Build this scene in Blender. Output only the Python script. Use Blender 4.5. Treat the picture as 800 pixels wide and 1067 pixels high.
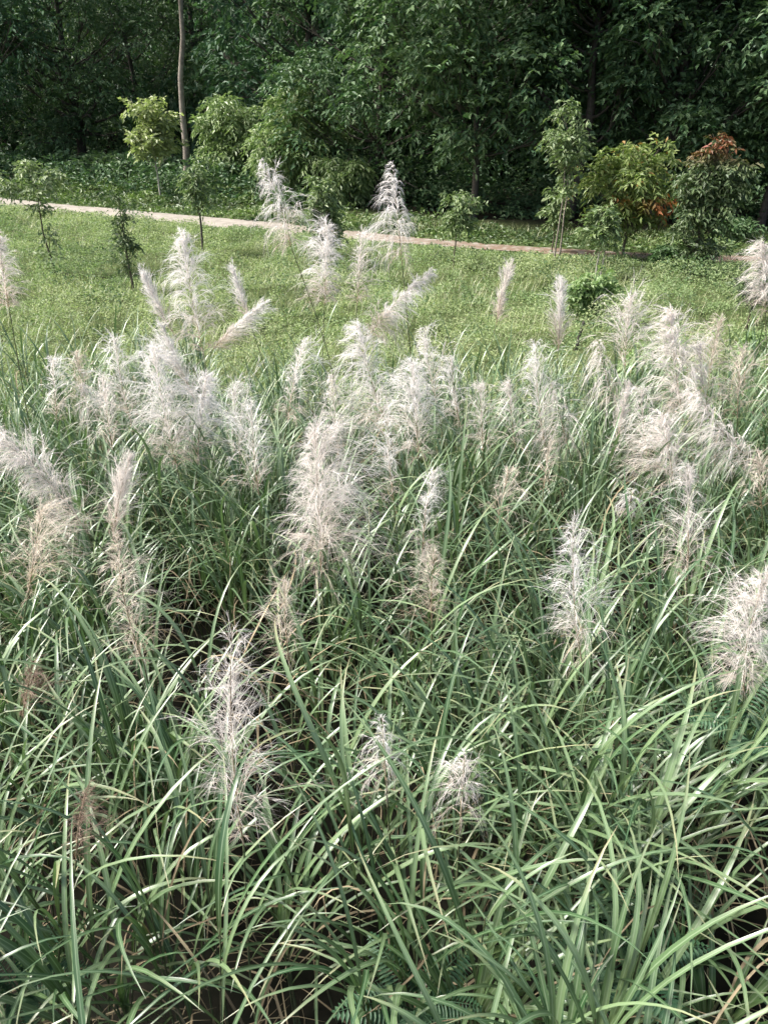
import bpy, math, random
import numpy as np
from mathutils import Vector

for o in list(bpy.data.objects):
    bpy.data.objects.remove(o)
C = bpy.context.scene.collection
SC = bpy.context.scene
R = math.radians

# ------------------------------------------------------------------ camera, sky, sun, exposure
CAM_H, PITCH, FPX = 5.0, 30.0, 770.0          # eye height, degrees looking down, focal length in photo pixels (800x1067)
cam = bpy.data.objects.new('camera', bpy.data.cameras.new('camera'))
C.objects.link(cam)
cam.location = (0, 0, CAM_H)
cam.rotation_euler = (R(90 - PITCH), 0, 0)
cam.data.sensor_fit = 'VERTICAL'
cam.data.sensor_height = 36.0
cam.data.lens = FPX / 1067.0 * 36.0
cam.data.clip_start, cam.data.clip_end = 0.05, 6000
SC.camera = cam

SUN_EL, SUN_AZ = 50.0, -84.0                  # azimuth from +Y towards +X: the sun stands high on the left
w = bpy.data.worlds.new('World')
SC.world = w
w.use_nodes = True
nt = w.node_tree
sky = nt.nodes.new('ShaderNodeTexSky')
sky.sky_type = 'NISHITA'
sky.sun_disc = False
sky.sun_elevation = R(SUN_EL)
sky.sun_rotation = R(SUN_AZ)
sky.dust_density = 6.0
sky.air_density = .8
sky.ozone_density = .6
bg = nt.nodes['Background']
bg.inputs['Strength'].default_value = 0.10
nt.links.new(sky.outputs[0], bg.inputs['Color'])
sl = bpy.data.lights.new('sun', 'SUN')
sl.energy = 2.6
sl.angle = R(9.0)
sl.color = (1.0, 0.985, 0.955)
sun = bpy.data.objects.new('sun', sl)
C.objects.link(sun)
sd = Vector((math.cos(R(SUN_EL)) * math.sin(R(SUN_AZ)), math.cos(R(SUN_EL)) * math.cos(R(SUN_AZ)), math.sin(R(SUN_EL))))
sun.rotation_euler = sd.to_track_quat('Z', 'Y').to_euler()
sun.location = sd * 40
vs = SC.view_settings
vs.view_transform = 'Standard'
vs.look = 'None'
vs.gamma = 1.0
vs.use_curve_mapping = False
vs.exposure = 1.55
SC.cycles.max_bounces = 6
SC.cycles.diffuse_bounces = 2
SC.cycles.transmission_bounces = 3
SC.cycles.transparent_max_bounces = 6
SC.cycles.caustics_reflective = False
SC.cycles.caustics_refractive = False
SC.cycles.use_denoising = True

# ------------------------------------------------------------------ mesh helpers
def link(name, V, F, m, parent=None, uv=None, tint=None, smooth=True):
    """V (n,3); F list of (k,3) / (k,4) int arrays; one mesh object."""
    me = bpy.data.meshes.new(name)
    V = np.ascontiguousarray(V, dtype=np.float32)
    me.vertices.add(len(V))
    me.vertices.foreach_set('co', V.ravel())
    F = [np.asarray(f, dtype=np.int32) for f in F if len(f)]
    loops = np.concatenate([f.ravel() for f in F])
    tot = np.concatenate([np.full(len(f), f.shape[1], dtype=np.int32) for f in F])
    start = np.concatenate([[0], np.cumsum(tot)[:-1]]).astype(np.int32)
    me.loops.add(len(loops))
    me.loops.foreach_set('vertex_index', loops)
    me.polygons.add(len(tot))
    me.polygons.foreach_set('loop_start', start)
    me.polygons.foreach_set('loop_total', tot)
    me.polygons.foreach_set('use_smooth', np.full(len(tot), smooth))
    if uv is not None:
        l = me.uv_layers.new(name='UVMap')
        l.data.foreach_set('uv', np.asarray(uv, dtype=np.float32)[loops].ravel())
    if tint is not None:
        a = me.attributes.new('tint', 'FLOAT', 'POINT')
        a.data.foreach_set('value', np.asarray(tint, dtype=np.float32))
    me.update(calc_edges=True)
    me.validate()
    me.materials.append(m)
    ob = bpy.data.objects.new(name, me)
    C.objects.link(ob)
    if parent is not None:
        ob.parent = parent
    return ob

def thing(name, label, cat, loc, group=None):
    o = bpy.data.objects.new(name, None)
    o.empty_display_size = 0.2
    C.objects.link(o)
    o.location = loc
    o['label'] = label
    o['category'] = cat
    o['kind'] = 'thing'
    if group:
        o['group'] = group
    return o

def tag(o, label=None, cat=None, kind=None):
    if label: o['label'] = label
    if cat: o['category'] = cat
    if kind: o['kind'] = kind
    return o

class Acc:
    def __init__(s):
        s.V, s.F, s.U, s.T, s.n = [], [], [], [], 0
    def add(s, V, F, U=None, T=None):
        s.V.append(np.asarray(V, dtype=np.float64))
        for f in F:
            s.F.append(np.asarray(f) + s.n)
        s.n += len(V)
        s.U.append(U if U is not None else np.zeros((len(V), 2)))
        s.T.append(T if T is not None else np.zeros(len(V)))
    def link(s, name, m, parent=None, smooth=True, kind=None):
        o = link(name, np.concatenate(s.V), s.F, m, parent, np.concatenate(s.U), np.concatenate(s.T), smooth)
        if kind: o['kind'] = kind
        return o

def unit(a):
    return a / np.maximum(np.linalg.norm(a, axis=-1, keepdims=True), 1e-9)

def hash2(ix, iy, seed):
    h = np.sin(ix * 127.1 + iy * 311.7 + seed * 74.7) * 43758.5453
    return h - np.floor(h)
def vnoise(x, y, seed=0):
    x = np.asarray(x, float); y = np.asarray(y, float)
    ix, iy = np.floor(x), np.floor(y)
    fx, fy = x - ix, y - iy
    fx = fx * fx * (3 - 2 * fx); fy = fy * fy * (3 - 2 * fy)
    a, b = hash2(ix, iy, seed), hash2(ix + 1, iy, seed)
    c, d = hash2(ix, iy + 1, seed), hash2(ix + 1, iy + 1, seed)
    return (a * (1 - fx) + b * fx) * (1 - fy) + (c * (1 - fx) + d * fx) * fy
def fbm(x, y, seed=0):
    return vnoise(x, y, seed) * .55 + vnoise(x * 2.1, y * 2.1, seed + 5) * .3 + vnoise(x * 4.3, y * 4.3, seed + 9) * .15
def smooth(t):
    t = np.clip(t, 0, 1)
    return t * t * (3 - 2 * t)

# ------------------------------------------------------------------ lie of the land
PATH = np.array([(-60, 71), (-40, 55.5), (-28, 45.8), (-19, 39.2), (-12, 35.6), (-6, 32.6), (-1.9, 30.3), (2.8, 27.8), (9, 25.7), (14, 25.1), (24, 24.9), (60, 25)], float)
PW = .92
def path_y(x):
    return np.interp(x, PATH[:, 0], PATH[:, 1])
def edge_y(x):                                   # where the wood begins
    return np.interp(x, [-80, -24, 6, 16, 80], [86, 50.5, 31.0, 30.0, 30.0])
def ground(x, y):
    x = np.asarray(x, float); y = np.asarray(y, float)
    z = 1.3 * smooth(1 - (y - 5.0) / 8.5)
    d = y - edge_y(x)
    z = z + 26 * smooth((d - 10) / 75) 
    flat = smooth((np.abs(y - path_y(x)) - 2.6) / 2.5)
    z = z + flat * (0.42 * (fbm(x / 2.7, y / 2.7, 3) - .5)) * smooth((y - 2) / 6)
    return z
def g1(x, y):
    return float(ground(np.array([x]), np.array([y]))[0])
CP, SP = math.cos(R(PITCH)), math.sin(R(PITCH))
def at(px, py, y):
    """the point at ground distance y that a photo pixel looks at"""
    a, b = (px - 400) / FPX, (533.5 - py) / FPX
    d = np.array([a, CP + b * SP, -SP + b * CP])
    return np.array([0, 0, CAM_H]) + d * (y / d[1])
def on_ground(px, py):
    y = 3.0
    while y < 90:
        p = at(px, py, y)
        if p[2] <= g1(p[0], p[1]): return p
        y += .05
    return at(px, py, 60)

# ------------------------------------------------------------------ materials
def nodes(name):
    m = bpy.data.materials.new(name)
    m.use_nodes = True
    t = m.node_tree
    return m, t, t.nodes['Principled BSDF'], t.nodes['Material Output']
def mixc(t, f, a, b, blend='MIX'):
    n = t.nodes.new('ShaderNodeMix')
    n.data_type = 'RGBA'; n.blend_type = blend
    for s, v in ((n.inputs[0], f), (n.inputs[6], a), (n.inputs[7], b)):
        if isinstance(v, bpy.types.NodeSocket): t.links.new(v, s)
        elif isinstance(v, (int, float)): s.default_value = v
        else: s.default_value = (*v, 1)
    return n.outputs[2]
def mathn(t, op, a, b=0.0, clamp=False):
    n = t.nodes.new('ShaderNodeMath'); n.operation = op; n.use_clamp = clamp
    for s, v in ((n.inputs[0], a), (n.inputs[1], b)):
        if isinstance(v, bpy.types.NodeSocket): t.links.new(v, s)
        else: s.default_value = v
    return n.outputs[0]
def noise(t, scale, detail=3, coord='Object'):
    tc = t.nodes.new('ShaderNodeTexCoord'); n = t.nodes.new('ShaderNodeTexNoise')
    n.inputs['Scale'].default_value = scale; n.inputs['Detail'].default_value = detail
    t.links.new(tc.outputs[coord], n.inputs['Vector'])
    return n.outputs['Fac']
def maprange(t, v, a, b):
    n = t.nodes.new('ShaderNodeMapRange'); t.links.new(v, n.inputs[0])
    n.inputs[1].default_value = a; n.inputs[2].default_value = b
    return n.outputs[0]
def translucent(t, bs, out, col, amount, gain=(1.05, 1.25, .7)):
    tr = t.nodes.new('ShaderNodeBsdfTranslucent')
    t.links.new(mixc(t, 1.0, col, gain, 'MULTIPLY'), tr.inputs['Color'])
    mx = t.nodes.new('ShaderNodeMixShader'); mx.inputs[0].default_value = amount
    t.links.new(bs.outputs[0], mx.inputs[1]); t.links.new(tr.outputs[0], mx.inputs[2])
    t.links.new(mx.outputs[0], out.inputs['Surface'])

def leaf_mat(name, c1, c2, tint=None, transl=.25, rough=.5, spec=.4, patch=None, pscale=.35):
    m, t, bs, out = nodes(name)
    ge = t.nodes.new('ShaderNodeNewGeometry')
    col = mixc(t, ge.outputs['Random Per Island'], c1, c2)
    if patch:
        f = maprange(t, noise(t, pscale, 4, 'Object'), .42, .62)
        col = mixc(t, f, col, mixc(t, ge.outputs['Random Per Island'], [v * .75 for v in patch], [v * 1.25 for v in patch]))
    if tint:
        a = t.nodes.new('ShaderNodeAttribute'); a.attribute_name = 'tint'
        col = mixc(t, a.outputs['Fac'], col, tint)
    t.links.new(col, bs.inputs['Base Color'])
    bs.inputs['Roughness'].default_value = rough
    bs.inputs['Specular IOR Level'].default_value = spec
    translucent(t, bs, out, col, transl)
    return m

def blade_mat(name, c1, c2, base, tip, rib, transl=.25, rough=.37, spec=.8):
    m, t, bs, out = nodes(name)
    ge = t.nodes.new('ShaderNodeNewGeometry')
    uv = t.nodes.new('ShaderNodeUVMap'); uv.uv_map = 'UVMap'
    sx = t.nodes.new('ShaderNodeSeparateXYZ'); t.links.new(uv.outputs[0], sx.inputs[0])
    u, v = sx.outputs[0], sx.outputs[1]
    rnd = ge.outputs['Random Per Island']
    col = mixc(t, rnd, c1, c2)
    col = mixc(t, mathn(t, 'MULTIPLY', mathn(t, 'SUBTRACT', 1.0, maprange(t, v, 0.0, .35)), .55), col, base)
    dry = mathn(t, 'MULTIPLY', maprange(t, v, .72, 1.0), mathn(t, 'POWER', rnd, 2.0))
    col = mixc(t, dry, col, tip)
    ribf = mathn(t, 'SUBTRACT', 1.0, maprange(t, mathn(t, 'ABSOLUTE', mathn(t, 'SUBTRACT', u, .5)), .04, .11))
    col = mixc(t, mathn(t, 'MULTIPLY', ribf, .65), col, rib)
    t.links.new(col, bs.inputs['Base Color'])
    bs.inputs['Roughness'].default_value = rough
    bs.inputs['Specular IOR Level'].default_value = spec
    translucent(t, bs, out, col, transl)
    return m

def bark_mat(name, c1, c2, scale=6):
    m, t, bs, out = nodes(name)
    col = mixc(t, maprange(t, noise(t, scale, 6), .35, .65), c1, c2)
    t.links.new(col, bs.inputs['Base Color'])
    bs.inputs['Roughness'].default_value = .85
    b = t.nodes.new('ShaderNodeBump'); b.inputs['Strength'].default_value = .6; b.inputs['Distance'].default_value = .03
    t.links.new(noise(t, scale * 4, 5), b.inputs['Height']); t.links.new(b.outputs[0], bs.inputs['Normal'])
    return m

def fluff_mat(name, c1, c2, base):
    m, t, bs, out = nodes(name)
    ge = t.nodes.new('ShaderNodeNewGeometry')
    a = t.nodes.new('ShaderNodeAttribute'); a.attribute_name = 'tint'
    col = mixc(t, ge.outputs['Random Per Island'], c1, c2)
    col = mixc(t, a.outputs['Fac'], col, base)
    t.links.new(col, bs.inputs['Base Color'])
    bs.inputs['Roughness'].default_value = .55
    bs.inputs['Specular IOR Level'].default_value = .3
    translucent(t, bs, out, col, .45, (1, 1, 1))
    return m

M = {}
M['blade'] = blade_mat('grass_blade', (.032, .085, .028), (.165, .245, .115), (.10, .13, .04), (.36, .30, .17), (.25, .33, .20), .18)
M['broad_blade'] = blade_mat('broad_grass_blade', (.05, .12, .035), (.14, .23, .085), (.14, .16, .06), (.32, .27, .14), (.30, .37, .23), .18)
M['dry'] = blade_mat('dry_blade', (.09, .065, .04), (.20, .155, .095), (.08, .055, .03), (.34, .26, .17), (.28, .2, .13), .15, .7, .2)
M['dry_stand'] = blade_mat('straw_blade', (.13, .10, .06), (.40, .33, .21), (.11, .08, .05), (.42, .34, .22), (.34, .28, .18), .2, .7, .2)
M['culm'] = bark_mat('grass_stem', (.09, .13, .05), (.13, .12, .06), 9)
M['plume_pale'] = fluff_mat('plume_silver', (.78, .75, .72), (.91, .89, .87), (.46, .34, .23))
M['plume_pink'] = fluff_mat('plume_pinkish', (.72, .67, .63), (.89, .85, .81), (.54, .42, .31))
M['plume_tan'] = fluff_mat('plume_tan', (.62, .54, .45), (.84, .78, .69), (.46, .34, .22))
M['plume_brown'] = fluff_mat('plume_brown', (.20, .13, .09), (.42, .33, .27), (.18, .11, .07))
M['bark'] = bark_mat('bark_grey', (.14, .12, .095), (.26, .23, .19))
M['bark_dark'] = bark_mat('bark_dark', (.05, .042, .034), (.10, .085, .07))
M['bark_pale'] = bark_mat('bark_pale', (.30, .28, .24), (.42, .40, .35))
M['twig'] = bark_mat('twig', (.07, .06, .04), (.12, .10, .07))
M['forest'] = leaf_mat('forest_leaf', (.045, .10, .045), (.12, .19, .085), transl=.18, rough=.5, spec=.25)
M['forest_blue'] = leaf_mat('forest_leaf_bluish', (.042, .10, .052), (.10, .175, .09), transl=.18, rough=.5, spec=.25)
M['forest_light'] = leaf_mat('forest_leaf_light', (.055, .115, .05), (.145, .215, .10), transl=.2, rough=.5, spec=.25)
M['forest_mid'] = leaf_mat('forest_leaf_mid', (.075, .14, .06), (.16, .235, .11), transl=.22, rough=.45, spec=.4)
M['bush'] = leaf_mat('bush_leaf', (.15, .23, .09), (.28, .35, .16), transl=.25, rough=.45, spec=.4)
M['sap'] = leaf_mat('sapling_leaf', (0.117, 0.182, 0.078), (0.234, 0.293, 0.137), transl=.25)
M['sap_pale'] = leaf_mat('sapling_pale_leaf', (.15, .21, .10), (.28, .33, .18), transl=.25)
M['sap_dark'] = leaf_mat('sapling_dark_leaf', (0.057, 0.098, 0.040), (0.127, 0.172, 0.075), (.22, .06, .03), transl=.2)
M['sap_yellow'] = leaf_mat('sapling_yellow_leaf', (.12, .18, .055), (.23, .28, .09), (.42, .15, .05), transl=.3)
M['pale_leaf'] = leaf_mat('pale_yellow_leaf', (.22, .275, .115), (.37, .41, .20), transl=.3)
M['bright'] = leaf_mat('bright_leaf', (.14, .23, .085), (.27, .36, .16), transl=.3)
M['cover'] = leaf_mat('ground_cover_leaf', (.215, .285, .125), (.43, .47, .26), transl=.3, rough=.55, spec=.3, patch=(.19, .27, .12), pscale=.28)
M['weed'] = leaf_mat('weed_leaf', (.055, .115, .045), (.12, .19, .08), transl=.25)
#(0.081, 0.144, 0.052), (0.161, 0.230, 0.092), transl=.25)
M['verge'] = leaf_mat('verge_leaf', (0.099, 0.165, 0.055), (0.187, 0.253, 0.088), transl=.25, patch=(.06, .10, .04), pscale=.3)
M['fern'] = leaf_mat('fern_leaf', (.035, .095, .045), (.08, .16, .08), transl=.25)
M['straw_stem'] = bark_mat('plume_rachis', (.26, .19, .11), (.36, .28, .18), 9)
M['stake'] = bark_mat('stake_wood', (.02, .018, .016), (.04, .036, .03))

# ------------------------------------------------------------------ setting: ground, path
def spaced(a, b, inner0, inner1, step, grow=1.35):
    v = list(np.arange(inner0, inner1 + 1e-6, step))
    s, x = step, inner1
    while x < b:
        s *= grow; x += s; v.append(x)
    s, x = step, inner0
    while x > a:
        s *= grow; x -= s; v.insert(0, x)
    return np.array(v)
gx = spaced(-2500, 2500, -32, 32, .4)
gy = spaced(-2500, 2500, -6, 62, .4)
GX, GY = np.meshgrid(gx, gy)
GZ = ground(GX, GY)
nx, ny = len(gx), len(gy)
idx = np.arange(nx * ny).reshape(ny, nx)
quads = np.stack([idx[:-1, :-1], idx[:-1, 1:], idx[1:, 1:], idx[1:, :-1]], -1).reshape(-1, 4)
m, t, bs, out = nodes('soil_and_turf')
n1 = maprange(t, noise(t, 1.2, 6), .38, .62)
n2 = maprange(t, noise(t, 9, 5), .35, .65)
col = mixc(t, n1, (.05, .08, .025), (.09, .12, .045))
col = mixc(t, mathn(t, 'MULTIPLY', n2, .5), col, (.05, .045, .025))
tc = t.nodes.new('ShaderNodeTexCoord'); sp = t.nodes.new('ShaderNodeSeparateXYZ'); t.links.new(tc.outputs['Object'], sp.inputs[0])
# leaf litter beyond the wood's edge, with the wood's shade painted into its colour
e1 = mathn(t, 'SUBTRACT', sp.outputs[1], mathn(t, 'MAXIMUM', 30.0, mathn(t, 'SUBTRACT', 35.0, mathn(t, 'MULTIPLY', sp.outputs[0], .65))))
col = mixc(t, maprange(t, e1, 0.0, 3.0), col, mixc(t, n2, (.02, .018, .012), (.036, .03, .02)))
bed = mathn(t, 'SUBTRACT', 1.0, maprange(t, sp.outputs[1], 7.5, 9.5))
col = mixc(t, bed, col, mixc(t, n2, (.007, .008, .005), (.014, .013, .009)))  # grass bed soil coloured near-black to paint the shade between the tussocks
t.links.new(col, bs.inputs['Base Color']); bs.inputs['Roughness'].default_value = .95
bs.inputs['Specular IOR Level'].default_value = .1
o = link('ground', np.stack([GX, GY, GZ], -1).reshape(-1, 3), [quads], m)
tag(o, kind='structure')

sx_ = np.arange(-58, 58, .2)
ac = np.linspace(-1, 1, 11)
pv = []
cy = path_y(sx_)
cy = np.convolve(np.pad(cy, 20, mode='edge'), np.ones(41) / 41, mode='valid')
tx = np.gradient(cy, sx_)
nrm = unit(np.stack([-tx, np.ones_like(tx)], -1))
half = (PW - .4 * smooth((sx_ + 4) / 8))[:, None] * (.82 + .36 * fbm(sx_ / 1.6, sx_ * 0, 21)[:, None] * np.array([1.0] * 11)[None, :])
P2 = np.stack([sx_, cy], -1)[:, None, :] + nrm[:, None, :] * (ac[None, :] * half)[:, :, None]
P2 += np.random.default_rng(2).normal(0, .03, P2.shape) * (np.abs(ac) > .9)[None, :, None]
PZ = ground(P2[..., 0], P2[..., 1]) + .015 + .03 * (1 - ac[None, :] ** 2)
PV = np.concatenate([P2, PZ[..., None]], -1).reshape(-1, 3)
n_, k_ = len(sx_), 11
idx = np.arange(n_ * k_).reshape(n_, k_)
quads = np.stack([idx[:-1, :-1], idx[1:, :-1], idx[1:, 1:], idx[:-1, 1:]], -1).reshape(-1, 4)
m, t, bs, out = nodes('dusty_path')
tc = t.nodes.new('ShaderNodeTexCoord'); sp = t.nodes.new('ShaderNodeSeparateXYZ'); t.links.new(tc.outputs['Object'], sp.inputs[0])
col = mixc(t, maprange(t, noise(t, 2.5, 6), .35, .65), (.20, .18, .15), (.29, .265, .225))
leafy = mathn(t, 'MULTIPLY', maprange(t, sp.outputs[0], -6, 4), maprange(t, noise(t, 3.2, 6), .36, .52))
col = mixc(t, leafy, col, (.15, .105, .07))
t.links.new(col, bs.inputs['Base Color']); bs.inputs['Roughness'].default_value = .9
o = link('path', PV, [quads], m)
tag(o, kind='structure')

# ------------------------------------------------------------------ generators
def tube(acc, pts, rad, sides=6):
    pts = np.asarray(pts, float); rad = np.asarray(rad, float)
    tg = unit(np.gradient(pts, axis=0))
    ref = np.where(np.abs(tg[:, 2:3]) > .9, np.array([[1.0, 0, 0]]), np.array([[0, 0, 1.0]]))
    a = unit(np.cross(tg, ref)); b = np.cross(tg, a)
    th = np.linspace(0, 2 * np.pi, sides, endpoint=False)
    V = pts[:, None, :] + rad[:, None, None] * (a[:, None, :] * np.cos(th)[None, :, None] + b[:, None, :] * np.sin(th)[None, :, None])
    n = len(pts)
    i = np.arange(n - 1)[:, None] * sides; j = np.arange(sides)[None, :]; j2 = (j + 1) % sides
    F = np.stack([i + j, i + j2, i + sides + j2, i + sides + j], -1).reshape(-1, 4)
    acc.add(V.reshape(-1, 3), [F, np.arange((n - 1) * sides, n * sides)[None, :]] if sides in (3, 4) else [F])

def blades(P, az, L, th0, bend, W, seg=7, twist=None, fold=.25, power=1.5, rng=None):
    n = len(P)
    s = np.linspace(0, 1, seg + 1)
    th = th0[:, None] + bend[:, None] * s[None, :] ** power
    az2 = az[:, None] + (twist[:, None] * s[None, :] if twist is not None else 0 * s[None, :])
    d = np.stack([np.sin(th) * np.cos(az2), np.sin(th) * np.sin(az2), np.cos(th)], -1)
    step = (L / seg)[:, None, None] * d
    pos = P[:, None, :] + np.concatenate([np.zeros((n, 1, 3)), np.cumsum((step[:, :-1] + step[:, 1:]) / 2, 1)], 1)
    side = np.stack([-np.sin(az2), np.cos(az2), 0 * az2], -1)
    nor = np.cross(side, d)
    prof = np.minimum(1, .45 + s / .3 * .55) * (1 - s ** 2.6) + .02
    hw = (W / 2)[:, None, None] * prof[None, :, None]
    lft = pos - side * hw - nor * hw * fold
    rgt = pos + side * hw - nor * hw * fold
    V = np.stack([lft, pos, rgt], 2).reshape(-1, 3)
    U = np.zeros((n, seg + 1, 3, 2)); U[..., 0] = np.array([0, .5, 1]); U[..., 1] = s[None, :, None]
    b0 = (np.arange(n) * (seg + 1) * 3)[:, None, None] + (np.arange(seg) * 3)[None, :, None] + np.arange(2)[None, None, :]
    F = np.stack([b0, b0 + 1, b0 + 4, b0 + 3], -1).reshape(-1, 4)
    return V, F, U.reshape(-1, 2)

def leaves(rng, P, D, L, Wd, up=(0, 0, 1), roll=.6, fold=.18, sag=.15):
    """folded pointed leaves: P base, D direction"""
    n = len(P)
    D = unit(D)
    sidev = np.cross(D, np.asarray(up)[None, :] + rng.normal(0, roll, (n, 3)))
    sidev = unit(sidev); nor = np.cross(sidev, D)
    L = L[:, None]; Wd = Wd[:, None]
    mid = P + D * L * .45
    tip = P + D * L - np.array([[0, 0, 1.0]]) * L * sag
    a = mid + sidev * Wd / 2 + nor * Wd * fold
    b = mid - sidev * Wd / 2 + nor * Wd * fold
    V = np.stack([P, a, tip, b], 1).reshape(-1, 3)
    i = np.arange(n)[:, None] * 4
    F = np.concatenate([i + np.array([[0, 1, 2]]), i + np.array([[0, 2, 3]])], 0)
    return V, F

def sprays(rng, P, D, k, slen, L, asp, spread=.8, droop=.3):
    """k leaves alternate along each twig"""
    n = len(P)
    D = unit(D)
    t = (np.arange(k) + .6) / k
    tt = t[None, :, None] * slen * (.7 + .6 * rng.random((n, 1, 1)))
    pos = P[:, None, :] + D[:, None, :] * tt - np.array([0, 0, 1.0]) * droop * tt ** 2 / slen
    hv = unit(np.cross(D, np.array([[0, 0, 1.0]]) + rng.normal(0, .25, (n, 3))))
    sg = np.where(np.arange(k) % 2 == 0, 1.0, -1.0)[None, :, None]
    d = D[:, None, :] * .7 + hv[:, None, :] * sg * spread - np.array([0, 0, 1.0]) * droop + rng.normal(0, .25, (n, k, 3))
    ln = L * (.65 + .7 * rng.random(n * k))
    return leaves(rng, pos.reshape(-1, 3), d.reshape(-1, 3), ln, ln * asp)

def rand_dir(rng, n):
    return unit(rng.normal(0, 1, (n, 3)))

def crown_points(rng, cl, n, inner=.45, upb=.25):
    """points through one ellipsoidal clump, more towards its skin"""
    c, r = np.array(cl[:3]), np.array(cl[3:6])
    d = rand_dir(rng, n); d[:, 2] += upb; d = unit(d)
    q = inner + (1 - inner) * rng.random(n) ** .6
    return c + d * r * q[:, None], d

def make_tree(name, label, cat, base, H, tr, clumps, mleaf, mbark, seed, per=36, k=7, slen=.6, L=.22, asp=.42, droop=.3,
              group=None, lean=(0, 0), stems=1, tintf=None, spread=.8, limb_r=.35, trunk_top=.8, sides=7):
    """clumps in metres relative to the base: (x,y,z,rx,ry,rz)"""
    rng = np.random.default_rng(seed)
    root = thing(name, label, cat, base, group)
    wood = Acc()
    top = H * trunk_top
    for q in range(stems):
        off = np.array([0, 0, 0]) if stems == 1 else np.array([.16 * (q - (stems - 1) / 2), .05 * q, 0])
        s = np.linspace(0, 1, 9)
        ln = np.array([lean[0] + (q - (stems - 1) / 2) * .12 * H * .3, lean[1], 0])
        pts = off + np.stack([ln[0] * s ** 1.3, ln[1] * s ** 1.3, top * s - .15 * (s == 0)], -1)
        pts[1:, :2] += np.cumsum(rng.normal(0, H * .006, (8, 2)), 0)
        tube(wood, pts, tr * (1 - .75 * s) * np.where(s == 0, 1.35, 1), sides)
    for c in clumps:
        zc = c[2] - c[5] * .35
        h0 = min(max(.18 * H, zc - .28 * math.hypot(c[0], c[1]) - .08 * H), top * .95)
        p0 = np.array([np.interp(h0 / top, s, pts[:, 0]), np.interp(h0 / top, s, pts[:, 1]), h0])
        p3 = np.array(c[:3])
        u = np.linspace(0, 1, 6)[:, None]
        mid = (p0 + p3) / 2 + np.array([0, 0, -.06 * H + .02 * H * rng.normal()])
        pts2 = (1 - u) ** 2 * p0 + 2 * u * (1 - u) * mid + u ** 2 * p3
        r0 = tr * limb_r * (1 - .5 * h0 / H)
        tube(wood, pts2, r0 * (1 - .8 * u[:, 0]), 5)
        for _ in range(3):
            e = p3 + rand_dir(rng, 1)[0] * np.array(c[3:6]) * .8
            tube(wood, [pts2[3], (pts2[4] + e) / 2 + .02, e], [r0 * .4, r0 * .28, r0 * .1], 4)
    wood.link('trunk', mbark, root)
    fo = Acc()
    for ci, c in enumerate(clumps):
        n = max(3, int(per * (c[6] if len(c) > 6 else 1)))
        P, d = crown_points(rng, c, n)
        d = d * np.array([1, 1, .7]) + rng.normal(0, .3, d.shape)
        V, F = sprays(rng, P - unit(d) * slen * .5, d, k, slen, L, asp, spread, droop)
        T = None
        if tintf is not None:
            T = np.repeat(np.clip(tintf(V.reshape(-1, 4, 3).mean(1), rng), 0, 1), 4)
        fo.add(V, [F], None, T)
    fo.link('crown', mleaf, root, smooth=False)
    return root

def auto_clumps(rng, n, z0, z1, rx, ry, cs, cx=0, cy=0, top=.55, bot=.75):
    out = []
    zc, rz = (z0 + z1) / 2, (z1 - z0) / 2
    while len(out) < n:
        d = rand_dir(rng, 1)[0] * rng.random() ** .4
        if rng.random() < .25: d *= .6
        sx = 1.0
        s = cs * (.65 + .7 * rng.random())
        c = (cx + d[0] * (rx - s * .5), cy + d[1] * (ry - s * .5), zc + d[2] * (rz - s * .4), s, s, s * .72)
        if min((math.dist(c[:3], q[:3]) for q in out), default=9) > cs * .55 or rng.random() < .1:
            out.append(c)
    return out

def full_clumps(rng, n, z0, z1, rx, ry, cs, cx=0, cy=0):
    out = []
    tries = 0
    while len(out) < n:
        tries += 1
        a = rng.uniform(0, 2 * np.pi); q = rng.random() ** .5
        z = z0 + (z1 - z0) * rng.random()
        f = (z - z0) / (z1 - z0)
        env = min(1, .72 + f * 1.1) * (1 - max(0, f - .55) ** 2 * 2.2)
        s = cs * (.65 + .7 * rng.random())
        c = (cx * f + math.cos(a) * q * rx * env, cy * f + math.sin(a) * q * ry * env, z + .4 * rng.normal(), s, s, s * .75)
        if min((math.dist(c[:3], p_[:3]) for p_ in out), default=9) > cs * .6 or tries > n * 12:
            out.append(c)
    return out

# ------------------------------------------------------------------ the wood behind the meadow
def X(px, y, z=0):
    return (px - 400) / FPX * (y * CP + (CAM_H - z) * SP)
def forest_tree(px, y, z0, z1, rx, ncl, cs, mat, label, seed, tr=.28, bark='bark_dark', per=62, L=.25, lean=(0, 0), droop=.35, ry=None, name='forest_tree', k=7, slen=.75):
    rng = np.random.default_rng(seed)
    x = X(px, y); b = (x, y, g1(x, y) - .05)
    cl = full_clumps(rng, ncl, z0, z1, rx, ry or rx * .85, cs, lean[0], lean[1])
    return make_tree(name, label, 'tree', b, z1, tr, cl, M[mat], M[bark], seed, per=per, k=k, slen=slen, L=L, asp=.5, droop=droop,
                     group='trees along the front of the wood', lean=lean)

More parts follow.
